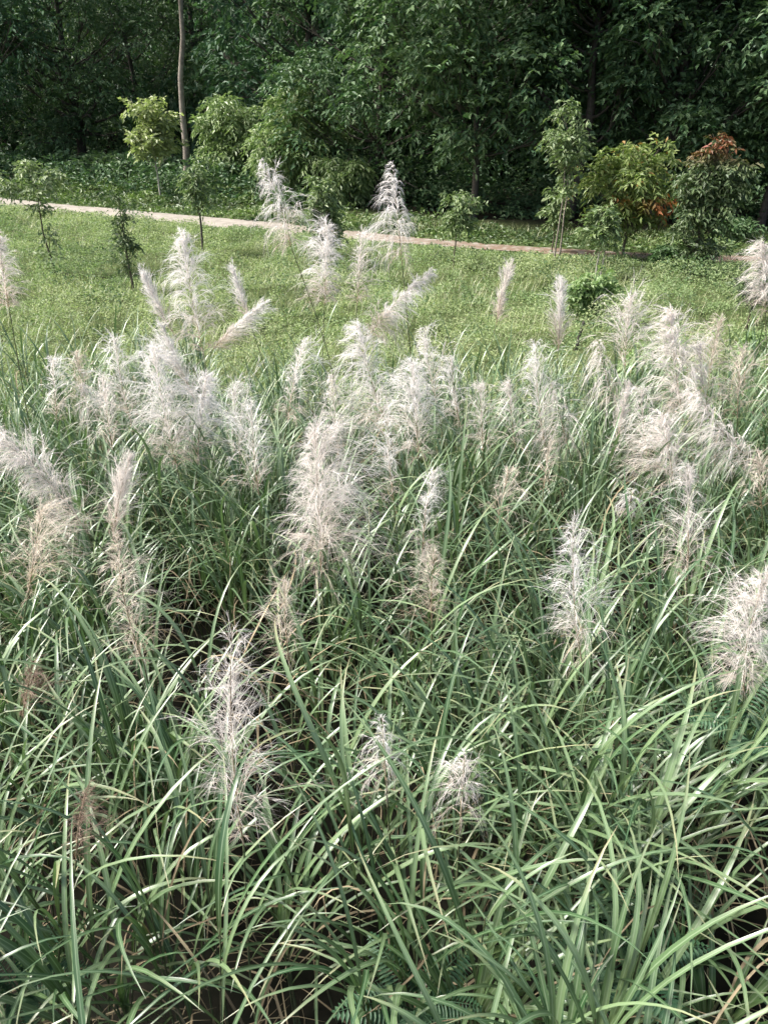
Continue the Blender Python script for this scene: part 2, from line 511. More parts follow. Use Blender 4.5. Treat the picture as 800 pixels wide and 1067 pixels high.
forest_tree(-14, 53, 3.2, 15, 6.0, 46, 1.9, 'forest_blue', 'dark spreading tree at the far left of the wood, over a black hollow', 101)
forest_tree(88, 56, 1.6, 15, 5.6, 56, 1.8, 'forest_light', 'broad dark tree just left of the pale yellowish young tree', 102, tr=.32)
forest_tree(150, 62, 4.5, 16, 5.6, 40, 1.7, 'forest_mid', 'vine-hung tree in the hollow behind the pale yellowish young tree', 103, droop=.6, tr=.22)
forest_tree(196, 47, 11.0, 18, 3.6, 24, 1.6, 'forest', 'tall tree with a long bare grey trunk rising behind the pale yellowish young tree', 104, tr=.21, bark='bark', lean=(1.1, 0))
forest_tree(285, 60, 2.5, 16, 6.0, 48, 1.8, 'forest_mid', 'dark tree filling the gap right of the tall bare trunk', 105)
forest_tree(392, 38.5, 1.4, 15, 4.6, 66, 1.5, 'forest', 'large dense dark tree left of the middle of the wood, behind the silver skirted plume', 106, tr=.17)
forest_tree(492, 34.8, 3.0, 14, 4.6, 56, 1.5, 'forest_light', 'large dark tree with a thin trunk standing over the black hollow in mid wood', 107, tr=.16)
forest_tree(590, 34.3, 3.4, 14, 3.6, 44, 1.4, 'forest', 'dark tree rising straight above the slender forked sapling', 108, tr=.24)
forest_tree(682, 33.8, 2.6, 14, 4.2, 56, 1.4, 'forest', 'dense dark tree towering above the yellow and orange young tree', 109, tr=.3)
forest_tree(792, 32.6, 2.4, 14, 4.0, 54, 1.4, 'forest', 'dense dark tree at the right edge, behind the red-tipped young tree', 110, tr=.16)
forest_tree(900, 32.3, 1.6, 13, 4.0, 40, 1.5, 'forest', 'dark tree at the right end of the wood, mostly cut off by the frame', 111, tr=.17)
forest_tree(-130, 54, 1.5, 14, 5.5, 36, 1.9, 'forest_blue', 'dark tree at the left end of the wood, mostly cut off by the frame', 112)
# deeper trees that close the gaps
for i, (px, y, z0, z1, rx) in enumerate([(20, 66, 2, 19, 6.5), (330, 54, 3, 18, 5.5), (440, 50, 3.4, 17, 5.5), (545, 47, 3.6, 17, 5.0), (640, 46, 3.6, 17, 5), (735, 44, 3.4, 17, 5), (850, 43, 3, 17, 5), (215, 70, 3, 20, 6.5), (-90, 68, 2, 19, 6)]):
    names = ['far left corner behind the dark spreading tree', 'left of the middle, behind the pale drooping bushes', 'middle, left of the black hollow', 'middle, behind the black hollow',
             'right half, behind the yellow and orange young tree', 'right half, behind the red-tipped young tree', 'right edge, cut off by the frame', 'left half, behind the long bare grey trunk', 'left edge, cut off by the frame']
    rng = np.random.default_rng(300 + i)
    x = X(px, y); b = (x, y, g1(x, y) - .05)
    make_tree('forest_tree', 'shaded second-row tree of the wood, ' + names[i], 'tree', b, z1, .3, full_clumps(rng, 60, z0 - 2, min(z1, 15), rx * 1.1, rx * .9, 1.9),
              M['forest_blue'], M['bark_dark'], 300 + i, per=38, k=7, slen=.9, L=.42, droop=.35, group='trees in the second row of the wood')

# far slope of the wood: one mass
rng = np.random.default_rng(77)
n = 5200
fx = rng.uniform(-85, 75, n); fd = rng.uniform(13, 60, n); fy = edge_y(fx) + fd
fz = ground(fx, fy) + rng.uniform(.5, 6, n) * rng.random(n) ** .3
Vs, Fs = Acc(), None
P = np.repeat(np.stack([fx, fy, fz], -1), 9, 0) + rng.normal(0, 1, (n * 9, 3)) * np.array([1.3, 1.3, .9])
D = rand_dir(rng, n * 9) + np.array([0, -.3, 0])
V, F = sprays(rng, P, D, 5, .9, .55, .5)
Vs.add(V, [F])
Vs.link('far_woods', M['forest_blue'], smooth=False, kind='stuff')

# ------------------------------------------------------------------ bushes and young trees in front of the wood
def bush(px, pyb, pyt, wpx, mat, label, seed, ncl=14, cs=.28, z0f=.15, per=26, k=6, L=.16, slen=.35, droop=.4, tr=.04, bark='twig', name='bush', cat='bush', y=None,
         lean=0.0, asp=.42, tintf=None, stems=1, group=None, cols=None, trunk_top=.8, flat=.8, spread=.8):
    p = on_ground(px, pyb) if y is None else at(px, pyb, y)
    gz = g1(p[0], p[1])
    top = at(px, pyt, p[1])
    H = max(.3, top[2] - gz)
    Wm = wpx / FPX * (p[1] * CP + CAM_H * SP)
    rng = np.random.default_rng(seed)
    s = cs * Wm
    cl = cols(H, Wm) if cols else auto_clumps(rng, ncl, H * z0f, H, Wm / 2, Wm / 2 * flat, s, lean * Wm)
    return make_tree(name, label, cat, (p[0], p[1], gz - .03), H, tr, cl, M[mat], M[bark], seed, per=per, k=k, slen=slen, L=L, asp=asp, droop=droop, lean=(lean * Wm, 0),
                     tintf=tintf, stems=stems, group=group, limb_r=.5, trunk_top=trunk_top, sides=6, spread=spread)

YG = 'young trees in front of the wood'
bush(168, 206, 95, 62, 'pale_leaf', 'pale yellowish young tree with a thin grey stem beside the tall bare trunk', 401, ncl=26, cs=.17, z0f=.3, L=.27, k=6, slen=.45, per=13, tr=.05, bark='bark_pale', name='young_tree', cat='tree', droop=.15, asp=.5, group=YG)
bush(248, 208, 84, 78, 'bush', 'drooping green bush between the tall bare trunk and the larger pale bush', 402, ncl=28, cs=.2, z0f=.08, L=.28, k=6, slen=.6, per=40, tr=.07, droop=.55, y=45, asp=.36)
bush(318, 216, 84, 116, 'bush', 'large pale green drooping bush behind the arching silver plume', 403, ncl=46, cs=.17, z0f=.02, L=.26, k=6, slen=.6, per=44, tr=.07, droop=.55, y=39.5, asp=.36)
bush(365, 232, 150, 60, 'bush', 'shaded green bush at the foot of the large dark tree in mid wood', 404, ncl=18, cs=.24, z0f=.05, L=.28, k=6, slen=.5, per=22, tr=.06, droop=.7, y=37, asp=.34)
def cloud(H, Wm):
    return [(-.75, 0, H * .82, .5, .4, .3), (-.15, .1, H * .93, .36, .3, .25), (.10, 0, H * .74, .42, .35, .22), (.55, -.1, H * .86, .38, .34, .24), (-.85, .1, H * .74, .3, .3, .2), (.0, 0, H * .6, .3, .3, .2, .6), (.1, 0, H * .35, .28, .25, .22, .4), (-.1, 0, H * .18, .35, .3, .2, .6)]
bush(57, 287, 164, 70, 'sap_pale', 'young tree with cloud-like pale leaf tufts at the left, near end of the pale path', 405, cols=cloud, L=.14, slen=.28, per=34, k=6, tr=.035, name='young_tree', cat='tree', group=YG, asp=.5)
bush(139, 304, 196, 34, 'sap_dark', 'thin dark sparse sapling on the left meadow, reaching up to the path', 406, ncl=15, cs=.22, z0f=.16, L=.11, slen=.25, per=14, k=5, tr=.035, name='sapling', cat='sapling', group='saplings in the meadow', trunk_top=.95)
bush(212, 266, 163, 36, 'sap', 'sapling with a bare dark stem below a round green head, in front of the path', 407, ncl=14, cs=.2, z0f=.42, L=.15, slen=.32, per=12, k=6, tr=.05, name='sapling', cat='sapling', group='saplings in the meadow', bark='bark_dark', droop=.5)
bush(340, 278, 170, 38, 'sap', 'bushy upright sapling leafy to the ground, right of the arching silver plume', 408, ncl=24, cs=.24, z0f=.05, L=.15, slen=.28, per=22, k=6, tr=.04, name='sapling', cat='sapling', group='saplings in the meadow', droop=.5)
bush(472, 281, 186, 38, 'sap', 'small oval sapling on a thin stem, in front of the black hollow', 409, ncl=16, cs=.22, z0f=.34, L=.14, slen=.26, per=20, k=6, tr=.03, name='sapling', cat='sapling', group='saplings in the meadow', lean=.12)
bush(580, 272, 92, 48, 'sap', 'tall slender sapling with pale forked stems left of the yellow and orange young tree', 410, ncl=30, cs=.18, z0f=.36, L=.16, slen=.36, per=11, k=6, tr=.034, bark='bark', name='young_tree', cat='tree', stems=2, group=YG)
bush(574, 268, 190, 34, 'sap', 'small low sapling at the foot of the slender forked sapling', 411, ncl=10, cs=.25, z0f=.2, L=.16, slen=.3, per=16, k=6, tr=.03, name='sapling', cat='sapling', group='saplings in the meadow', y=26.5)
def orange(c, rng):
    f = ((c[:, 2] > 1.15) & (c[:, 2] < 1.95)) * np.clip(vnoise(c[:, 0] * 1.6, c[:, 2] * 2.4, 4) * 4.0 - 1.75, 0, 1)
    return f * (rng.random(len(c)) < .8) + .5 * (rng.random(len(c)) < .05)
bush(648, 270, 138, 112, 'sap_yellow', 'yellowish green young tree with clusters of orange leaves before the dark wood', 412, ncl=44, cs=.15, z0f=.2, L=.19, slen=.36, per=18, k=6, tr=.05, name='young_tree', cat='tree', tintf=orange, group=YG, droop=.5)
bush(622, 290, 208, 46, 'sap', 'small green tree on two pale stems, in front of the yellowish young tree', 413, ncl=14, cs=.23, z0f=.36, L=.17, slen=.32, per=18, k=6, tr=.03, bark='bark_pale', name='young_tree', cat='tree', stems=2, group=YG)
def redtop(c, rng):
    return smooth((c[:, 2] - 2.9) / .7) * rng.random(len(c)) ** .7
bush(720, 286, 128, 74, 'sap_dark', 'dense dark leafy young tree with a red flush of leaves at its top', 414, ncl=46, cs=.19, z0f=.04, L=.16, slen=.36, per=22, k=6, tr=.06, name='young_tree', cat='tree', tintf=redtop, group=YG, droop=.5, asp=.42)
bush(693, 282, 252, 30, 'weed', 'low dark shrub at the left foot of the red-tipped young tree', 415, ncl=10, cs=.3, z0f=.05, L=.16, slen=.25, per=20, tr=.02, name='shrub', cat='shrub')
bush(776, 346, 284, 58, 'sap_dark', 'small spreading sapling with a flat dark head at the right edge of the meadow', 416, ncl=14, cs=.2, z0f=.5, L=.12, slen=.22, per=18, k=6, tr=.03, name='sapling', cat='sapling', group='saplings in the meadow', droop=.2)
bush(617, 338, 280, 62, 'bright', 'bright green leafy shrub in the right half of the meadow', 417, ncl=22, cs=.22, z0f=.0, L=.11, slen=.2, per=22, tr=.02, name='shrub', cat='shrub', asp=.55)
bush(660, 440, 352, 76, 'bright', 'bright green shrub half hidden behind the pinkish plumes', 418, ncl=22, cs=.2, z0f=.1, L=.075, slen=.16, per=26, tr=.018, name='shrub', cat='shrub', asp=.5, y=10.2)
bush(780, 385, 335, 40, 'bright', 'small yellow-green shrub below the flat-headed sapling', 419, ncl=12, cs=.24, z0f=.1, L=.08, slen=.16, per=20, tr=.015, name='shrub', cat='shrub', asp=.5, y=12.5)
bush(760, 262, 228, 60, 'weed', 'low dark shrub under the wood right of the red-tipped young tree', 420, ncl=12, cs=.28, z0f=.05, L=.18, slen=.3, per=18, tr=.02, name='shrub', cat='shrub', y=29)
bush(300, 224, 196, 60, 'weed', 'low green shrub on the verge below the large pale bush', 421, ncl=12, cs=.28, z0f=.05, L=.2, slen=.3, per=16, tr=.02, name='shrub', cat='shrub', y=37)
bush(128, 196, 160, 90, 'forest_mid', 'dim green bush at the foot of the wood left of the pale yellowish young tree', 422, ncl=20, cs=.2, z0f=.02, L=.3, slen=.5, per=18, tr=.04, name='bush', cat='bush', y=49)
bush(245, 200, 166, 50, 'forest_mid', 'dim green bush under the drooping bush, by a pale thin stem', 423, ncl=12, cs=.24, z0f=.02, L=.28, slen=.5, per=16, tr=.04, name='bush', cat='bush', y=44)
# short dark stake
p = on_ground(599, 366); q = at(604, 335, p[1])
st = Acc()
gz = g1(p[0], p[1])
H = q[2] - gz
tube(st, [(0, 0, -.1), (.04, 0, H * .5), (.10, 0, H), (.105, 0, H + .005)], [.035, .034, .032, .012], 8)
so = st.link('wooden_stake', M['stake'])
so.location = (p[0], p[1], gz)
tag(so, 'short leaning black stake stuck in the meadow near the bright green shrub', 'stake')

# ------------------------------------------------------------------ meadow ground cover
def scatter_cover(rng, n, y0, y1, L, cond, h, name, mat, xpad=4, hum=.35):
    y = y0 + (y1 - y0) * rng.random(n * 2) ** .9
    hw = (y * CP + CAM_H * SP) * 400 / FPX + xpad
    x = (rng.random(n * 2) * 2 - 1) * hw
    keep = cond(x, y)
    x, y = x[keep][:n], y[keep][:n]
    hm = fbm(x / .85, y / .85, 31)
    top = h * (.2 + 1.9 * smooth((hm - .38) / .35))
    top = top * (.22 + .78 * smooth((np.abs(y - path_y(x)) - 1.2) / 4.0))
    z = ground(x, y) + top * rng.random(len(x)) ** .5
    P = np.stack([x, y, z], -1)
    D = rand_dir(rng, len(x)) * np.array([1, 1, .45]) + np.array([0, 0, .12])
    ln = L * (.6 + .8 * rng.random(len(x))) * (.75 + y / 60)
    V, F = leaves(rng, P, D, ln, ln * .5, roll=.5)
    a = Acc(); a.add(V, [F])
    return a.link(name, M[mat], smooth=False, kind='stuff')
offp = lambda x, y: np.abs(y - path_y(x)) > (PW - .42 * smooth((x + 4) / 8)) * 1.10 + .5 * (fbm(x / .7, y / .7, 8) - .5) * 1.6
scatter_cover(np.random.default_rng(1), 300000, 8.5, 40, .055, lambda x, y: offp(x, y) & (y < path_y(x)) & (fbm(x / 1.6, y / 1.6, 12) > .22), .42, 'ground_cover', 'cover')
PATCH = [on_ground(a, b)[:2].tolist() + [c] for a, b, c in ((20, 238, 1.5), (108, 290, .9), (60, 276, 1.0), (150, 246, 1.6), (95, 310, 1.0), (328, 265, 1.2), (345, 300, 1.0), (545, 262, 1.5), (470, 280, .8), (650, 276, 1.6), (590, 286, 1.0),
          (700, 292, 1.3), (270, 300, .8), (440, 268, 1.2), (250, 318, .7), (760, 300, 1.2), (480, 318, .8), (130, 345, .8), (320, 330, .7))]
def weedy(x, y):
    q = fbm(x / 1.2, y / 1.2, 47)
    f = np.zeros_like(x)
    for a, b, c in PATCH:
        f = np.maximum(f, 1.25 - np.hypot((x - a) * .8, (y - b) * 1.3) / c)
    return f + (q - .5) * 2.6 > .50
scatter_cover(np.random.default_rng(2), 90000, 9, 40, .075, lambda x, y: offp(x, y) & (y < path_y(x)) & weedy(x, y) & (np.random.default_rng(5).random(len(x)) < .9), .5, 'meadow_weeds', 'weed')
scatter_cover(np.random.default_rng(3), 60000, 26, 60, .15, lambda x, y: offp(x, y) & (y > path_y(x)) & (y < edge_y(x) + 4 - 4.4 * smooth((x + 9) / 6)), .22, 'verge_plants', 'verge', xpad=3)
scatter_cover(np.random.default_rng(4), 52000, 29, 72, .20, lambda x, y: (y > edge_y(x) - 1.5 + 4.5 * smooth((x + 9) / 6) - 1.2 * fbm(x / 2, y / 2, 9)) & (y < edge_y(x) + 13), .75, 'undergrowth', 'forest', xpad=3)
# fine grass through the meadow
rng = np.random.default_rng(6)
n = 60000
y = 9 + 26 * rng.random(n); x = (rng.random(n) * 2 - 1) * ((y * CP + 2.5) * 400 / FPX + 3)
k = offp(x, y) & (np.abs(y - path_y(x)) > 2.2) & (y < path_y(x) + 4) & (fbm(x / 1.5, y / .8, 71) > .47); x, y = x[k], y[k]; n = len(x)
V, F, U = blades(np.stack([x, y, ground(x, y)], -1), rng.uniform(0, 6.28, n), rng.uniform(.2, .55, n), rng.uniform(.1, .6, n), rng.uniform(.2, 1.3, n), rng.uniform(.006, .012, n), seg=3)
M['meadow_blade'] = blade_mat('meadow_blade', (.27, .32, .14), (.48, .49, .28), (.12, .13, .05), (.36, .31, .17), (.25, .28, .14))
a = Acc(); a.add(V, [F], U); a.link('meadow_grass', M['meadow_blade'], kind='stuff')

# ------------------------------------------------------------------ tall grass bed
def culm_grass(rng, bx, by, out_az, hgt, nl, Lr, Wr, seg, acc, stem_acc, lo=.1, bendr=(.7, 2.1)):
    """leafy culms leaning out of their tussock: blades leave each stem alternately and arch over like a fountain"""
    n = len(bx)
    bz = ground(bx, by)
    lean_az = out_az + rng.normal(0, .5, n); lean = np.abs(rng.normal(.10, .10, n))
    Ps, az, L, th, bd, W, tw = [], [], [], [], [], [], []
    for j in range(nl):
        f = (j + rng.random(n) * .8) / nl
        h = hgt * (lo + (1 - lo) * f)
        Ps.append(np.stack([bx + np.cos(lean_az) * h * np.sin(lean), by + np.sin(lean_az) * h * np.sin(lean), bz + h * np.cos(lean)], -1))
        az.append(lean_az + (0 if j % 2 else 1) * rng.choice([-1, 1], n) * rng.uniform(.6, 2.6, n) + rng.normal(0, .45, n))
        L.append(rng.uniform(*Lr, n) * (.8 + .4 * np.sin(np.pi * np.clip(f, .1, .95))))
        th.append(np.clip(rng.normal(.34, .17, n) * (1.25 - .7 * f), .03, 1.0))
        bd.append(rng.uniform(*bendr, n) * (1.1 - .2 * f))
        W.append(rng.uniform(*Wr, n)); tw.append(rng.normal(0, .5, n))
    V, F, U = blades(np.concatenate(Ps), np.concatenate(az), np.concatenate(L), np.concatenate(th), np.concatenate(bd), np.concatenate(W), seg, np.concatenate(tw), power=1.8)
    acc.add(V, [F], U)
    top = np.stack([bx + np.cos(lean_az) * hgt * np.sin(lean), by + np.sin(lean_az) * hgt * np.sin(lean), bz + hgt * np.cos(lean)], -1)
    bot = np.stack([bx, by, bz - .05], -1)
    th3 = np.array([0, 2.094, 4.189])
    ring = np.stack([np.cos(th3), np.sin(th3), 0 * th3], -1)
    V = np.stack([bot[:, None] + ring[None] * .006, top[:, None] + ring[None] * .0025], 1).reshape(-1, 3)
    i = np.arange(n)[:, None] * 6
    F = np.concatenate([i + np.array([[a_, (a_ + 1) % 3, 3 + (a_ + 1) % 3, 3 + a_]]) for a_ in range(3)], 0)
    stem_acc.add(V, [F])

def bed_edge(x):
    return 8.3 + 1.6 * (fbm(x / 1.3, x * 0 + 3, 55) - .5) * 2 - .5 * smooth((x - 1) / 3)
rng = np.random.default_rng(11)
ga, gs = Acc(), Acc()
# tussocks: culms gather round tussock centres
nt_ = 820
ty = rng.uniform(.7, 10.2, nt_); txx = (rng.random(nt_) * 2 - 1) * (ty * .62 + 2.2)
ok = (ty < bed_edge(txx)) | ((ty < bed_edge(txx) + 1.5) & (rng.random(nt_) < .22))
txx, ty = txx[ok], ty[ok]
for zone, (ya, yb, nc, nl, Lr, Wr, seg, hr) in enumerate([(.0, 2.3, 5, 6, (.5, 1.0), (.012, .026), 11, (.85, 1.5)), (2.3, 4.6, 6, 6, (.45, 1.0), (.011, .024), 10, (.7, 1.45)), (4.6, 11, 8, 7, (.45, .95), (.010, .020), 7, (.5, 1.4))]):
    k = (ty >= ya) & (ty < yb) & (rng.random(len(ty)) < (.36, .58, .82)[zone])
    cx_, cy_ = np.repeat(txx[k], nc), np.repeat(ty[k], nc)
    a_ = rng.uniform(0, 2 * np.pi, len(cx_)); q_ = rng.random(len(cx_)) ** .5 * .14
    hs = np.repeat(rng.uniform(.8, 1.15, k.sum()), nc)
    culm_grass(rng, cx_ + np.cos(a_) * q_, cy_ + np.sin(a_) * q_, a_, rng.uniform(*hr, len(cx_)) * hs, nl, Lr, Wr, seg, ga, gs, lo=(.58, .48, .3)[zone], bendr=((.9, 2.3), (.9, 2.2), (.7, 2.0))[zone])
print('tussocks', len(txx))
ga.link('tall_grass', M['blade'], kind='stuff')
gs.link('grass_stems', M['culm'], kind='stuff')
# dry leaves and litter low in the bed
rng = np.random.default_rng(12)
n = 2600
y = rng.uniform(.6, 9, n); x = (rng.random(n) * 2 - 1) * (y * .62 + 1.6)
P = np.stack([x, y, ground(x, y) + rng.uniform(0, .9, n) * rng.random(n)], -1)
V, F, U = blades(P, rng.uniform(0, 6.28, n), rng.uniform(.3, .8, n), rng.uniform(.2, 1.4, n), rng.uniform(.2, 1.7, n), rng.uniform(.003, .010, n), 6, rng.normal(0, .6, n))
a = Acc(); a.add(V, [F], U)
n = 900
y = rng.uniform(.8, 8.5, n); x = (rng.random(n) * 2 - 1) * (y * .62 + 1.6)
P = np.stack([x, y, ground(x, y) + rng.uniform(.3, 1.15, n)], -1)
V, F, U = blades(P, rng.uniform(0, 6.28, n), rng.uniform(.35, .8, n), rng.uniform(.1, .9, n), rng.uniform(.8, 2.6, n), rng.uniform(.005, .014, n), 8, rng.normal(0, 1.2, n))
a.add(V, [F], U); a.link('dry_grass', M['dry_stand'], kind='stuff')

# a few big tussocks one can pick out
def tussock(px, py, y, seed, n, Lr, Wr, label, th=.5, mat='broad_blade', zoff=0.0):
    rng = np.random.default_rng(seed)
    p = at(px, py, y)
    gz = g1(p[0], p[1])
    root = thing('grass_tussock', label, 'grass tussock', (p[0], p[1], gz), 'broad-bladed grass tussocks in the near grass')
    h = p[2] - gz + zoff
    stems = Acc(); fol = Acc()
    for q in range(4):
        a_ = q * 1.57 + rng.random()
        stems = Acc()
        tube(stems, [(np.cos(a_) * .06, np.sin(a_) * .06, -.04), (np.cos(a_) * .05, np.sin(a_) * .05, h * .6), (np.cos(a_) * .03, np.sin(a_) * .03, h + .05)], [.009, .008, .005], 6)
        stems.link('stem', M['culm'], root)
    az = np.arange(n) * 2.39996 + rng.normal(0, .3, n)
    hh = h - .30 * rng.random(n)
    P = np.stack([np.cos(az) * .03, np.sin(az) * .03, hh], -1)
    V, F, U = blades(P, az, rng.uniform(*Lr, n), np.clip(rng.normal(th, .2, n), .1, 1.2), rng.uniform(.6, 1.6, n), rng.uniform(*Wr, n), 12, rng.normal(0, .3, n), fold=.3)
    fol.add(V, [F], U)
    fol.link('foliage', M[mat], root)
tussock(486, 1062, 1.35, 501, 22, (.5, .85), (.018, .030), 'broad-bladed bright tussock fanning out at the bottom middle edge')
tussock(752, 1058, 1.4, 502, 18, (.45, .75), (.018, .028), 'fresh green tussock with stiff blades in the bottom right corner', th=.35)
tussock(185, 830, 2.5, 503, 22, (.5, .8), (.016, .026), 'pale tussock of overlapping wide blades at the lower left, left of the stringy plume', th=.45)
tussock(20, 1050, 1.5, 504, 16, (.5, .8), (.018, .028), 'broad-bladed tussock in the bottom left corner')
tussock(640, 890, 2.2, 505, 18, (.5, .8), (.014, .022), 'arching tussock at the lower right, above the dark fern hollow')
tussock(250, 600, 4.2, 506, 22, (.55, .9), (.014, .022), 'spreading pale tussock left of the big bushy plume', th=.4)

def shoot(px, py, px0, y, seed, n, label, lean=.25):
    rng = np.random.default_rng(seed)
    tp = at(px, py, y); fx_ = X(px0, y, 1.0); gz = g1(fx_, y)
    root = thing('reed_shoot', label, 'grass shoot', (fx_, y, gz), 'tall leafy shoots at the far rim of the tall grass')
    H = tp[2] - gz; dx = tp[0] - fx_
    hs = np.linspace(0, 1, 8)
    pts = np.stack([dx * hs ** 1.4 * .75, 0 * hs, H * hs * .72], -1); pts[0, 2] = -.04
    a = Acc(); tube(a, pts, np.linspace(.008, .003, 8), 6); a.link('stem', M['culm'], root)
    f = np.linspace(.35, 1, n)
    P = np.stack([np.interp(f, hs, pts[:, q]) for q in range(3)], -1)
    az = np.arange(n) * np.pi + rng.normal(0, .5, n)
    V, F, U = blades(P, az, rng.uniform(.5, .85, n), np.linspace(.55, lean * .4, n), np.linspace(1.7, .8, n), rng.uniform(.016, .024, n), 10, rng.normal(0, .3, n))
    a = Acc(); a.add(V, [F], U); a.link('foliage', M['broad_blade'], root)
shoot(472, 338, 462, 7.2, 601, 9, 'tall pale-bladed shoot right of the densest pale plume cluster')
shoot(515, 352, 505, 7.0, 602, 10, 'tall dark-stemmed shoot with arching leaves in mid grass')
shoot(552, 372, 548, 7.3, 603, 8, 'leafy shoot with a leaf bent over to the left, beside the loose pale plume')
shoot(318, 350, 326, 6.6, 604, 8, 'dark leafy shoot above the big bushy plume in the centre')
shoot(14, 330, 4, 6.6, 605, 9, 'leafy shoot at the left edge under the cut-off pinkish plume')
shoot(105, 372, 100, 6.9, 606, 8, 'leafy shoot in the left grass behind the short pinkish tuft')

# ------------------------------------------------------------------ flowering stalks
def ribbons(rng, P, D, L, W, drop, seg=4, curl=0.0):
    """thin curved hairs"""
    n = len(P)
    s = np.linspace(0, 1, seg + 1)
    D = unit(D)
    pos = P[:, None, :] + D[:, None, :] * (s[None, :, None] * L[:, None, None])
    pos[..., 2] -= drop[:, None] * (s[None, :] ** 2) * L[:, None]
    if curl:
        c = rng.normal(0, curl, (n, 1, 3)); pos = pos + c * (s[None, :, None] ** 2) * L[:, None, None]
    side = unit(np.cross(D, rng.normal(0, 1, (n, 3))))
    hw = (W / 2)[:, None, None] * (1.02 - s[None, :, None] ** 1.5) * side[:, None, :]
    V = np.stack([pos - hw, pos + hw], 2).reshape(-1, 3)
    b0 = (np.arange(n) * (seg + 1) * 2)[:, None] + (np.arange(seg) * 2)[None, :]
    F = np.stack([b0, b0 + 1, b0 + 3, b0 + 2], -1).reshape(-1, 4)
    return V, F, pos

KINDS = {  # branches, branch length factor, angle from axis (base, tip), droop, hairs per branch, curl
    'feather': (74, 1.00, (1.0, .5), .7, 13, .08),
    'bushy':   (125, 1.05, (.95, .4), .5, 15, .13),
    'narrow':  (85, .85, (.45, .25), .2, 14, .08),
    'loose':   (70, 1.10, (.75, .35), .45, 10, .18),
    'tuft':    (62, 1.1, (1.1, .6), .9, 12, .13),
}
PG = 'feathery grass plumes rising out of the tall grass'
def plume(bx, by, tx_, ty_, y, wpx, kind, mat, label, seed, bow=0.0, dy=0.0, leafy=3):
    rng = np.random.default_rng(seed)
    for yy in np.arange(1.0, y, .02):
        b = at(bx, by, yy)
        if b[2] < g1(b[0], b[1]) + 1.55: break
    y = min(y, yy)
    b = at(bx, by, y); tp = at(tx_, ty_, y + dy)
    nb, lf, (a0, a1), dr, nh, curl = KINDS[kind]
    ax = tp - b; Ln = np.linalg.norm(ax); ax = ax / Ln
    dist = np.linalg.norm(b - np.array([0, 0, CAM_H]))
    wm = wpx / FPX * np.linalg.norm(b - np.array([0, 0, CAM_H])) * .94
    foot = b - ax * np.array([.35, .35, 0]) * (b[2])
    foot[2] = g1(foot[0], foot[1])
    root = thing('grass_plume', label, 'grass plume', tuple(foot), PG)
    # stalk and rachis
    s = np.linspace(0, 1, 9)
    u = s[:, None]
    h = b[2] - foot[2]
    c1 = foot + np.array([0, 0, h * .55]); c2 = b - ax * h * .4
    stalk = (1 - u) ** 3 * foot + 3 * u * (1 - u) ** 2 * c1 + 3 * u ** 2 * (1 - u) * c2 + u ** 3 * b
    stalk[0, 2] -= .04
    sidev = np.cross(ax, [0, 1.0, 0]); sidev /= np.linalg.norm(sidev)
    def rach(t):
        t = np.asarray(t)
        return b + ax * (t * Ln)[..., None] + sidev * (bow * Ln * 4 * t * (1 - t))[..., None] * .5
    st = Acc()
    tt = np.linspace(0.08, 1, 9)
    tube(st, stalk - foot, np.linspace(.0055, .0036, 9), 5)
    ra = Acc(); tube(ra, np.concatenate([stalk[-1:], rach(tt)]) - foot, np.concatenate([[.0034], np.linspace(.003, .0006, 9)]), 5)
    st.link('stem', M['culm'], root)
    # panicle
    sc = max(.6, min(1.4, Ln / .55))
    nb = int(nb * sc * (1.45 if by > 560 else 1.0))
    t = np.sort(rng.random(nb) ** .85) * .97
    P = rach(t)
    e1 = sidev; e2 = np.cross(ax, e1)
    ph = np.arange(nb) * 2.39996 + rng.normal(0, .4, nb)
    al = (a0 + (a1 - a0) * t) * (.5 + .8 * rng.random(nb))
    D = ax * np.cos(al)[:, None] + (e1 * np.cos(ph)[:, None] + e2 * np.sin(ph)[:, None]) * np.sin(al)[:, None]
    wind = rng.uniform(0, 6.28)
    env = np.minimum(1, (.45 + t * 2.4)) * (1 - t) ** .5 + .09
    env = env * (.72 + .75 * vnoise(t * 5.0, np.full(nb, seed * 1.7), 3)) * (1 + .38 * np.cos(ph - wind))
    BL = wm * (.52 if 370 < by < 620 else .49) * lf * env * (.7 + .6 * rng.random(nb)) / max(.45, math.sin(a0) * .95)
    drop = dr * (.6 + .8 * rng.random(nb))
    V, F, pos = ribbons(rng, P, D, BL, np.full(nb, .00066 * dist), drop, 5, curl)
    pl = Acc()
    tb = np.clip(.75 - t * 1.6, 0, .7)
    pl.add(V - foot, [F], None, np.repeat(np.clip(tb + .15, 0, 1), 12))
    # hairs along each branch
    f = .12 + .88 * rng.random((nb, nh))
    i0 = np.minimum((f * 5).astype(int), 4); fr = f * 5 - i0
    r_ = np.arange(nb)[:, None]
    HP = pos[r_, i0] * (1 - fr[..., None]) + pos[r_, i0 + 1] * fr[..., None]
    HD = unit(pos[r_, i0 + 1] - pos[r_, i0]) + rng.normal(0, .30, (nb, nh, 3))
    HL = (BL[:, None] * (.28 + .25 * rng.random((nb, nh))) * (1.15 - .5 * f)).ravel() + .012
    m_ = nb * nh
    V, F, _ = ribbons(rng, HP.reshape(-1, 3), HD.reshape(-1, 3), HL, np.full(m_, .00042 * dist), np.repeat(drop, nh) * .9, 3, curl * 1.2)
    pl.add(V - foot, [F], None, np.repeat(np.clip(np.repeat(tb, nh) - .15 + rng.normal(0, .1, m_), 0, 1), 8))
    po = pl.link('panicle', M[mat], root); ra.link('rachis', M['straw_stem'], po)
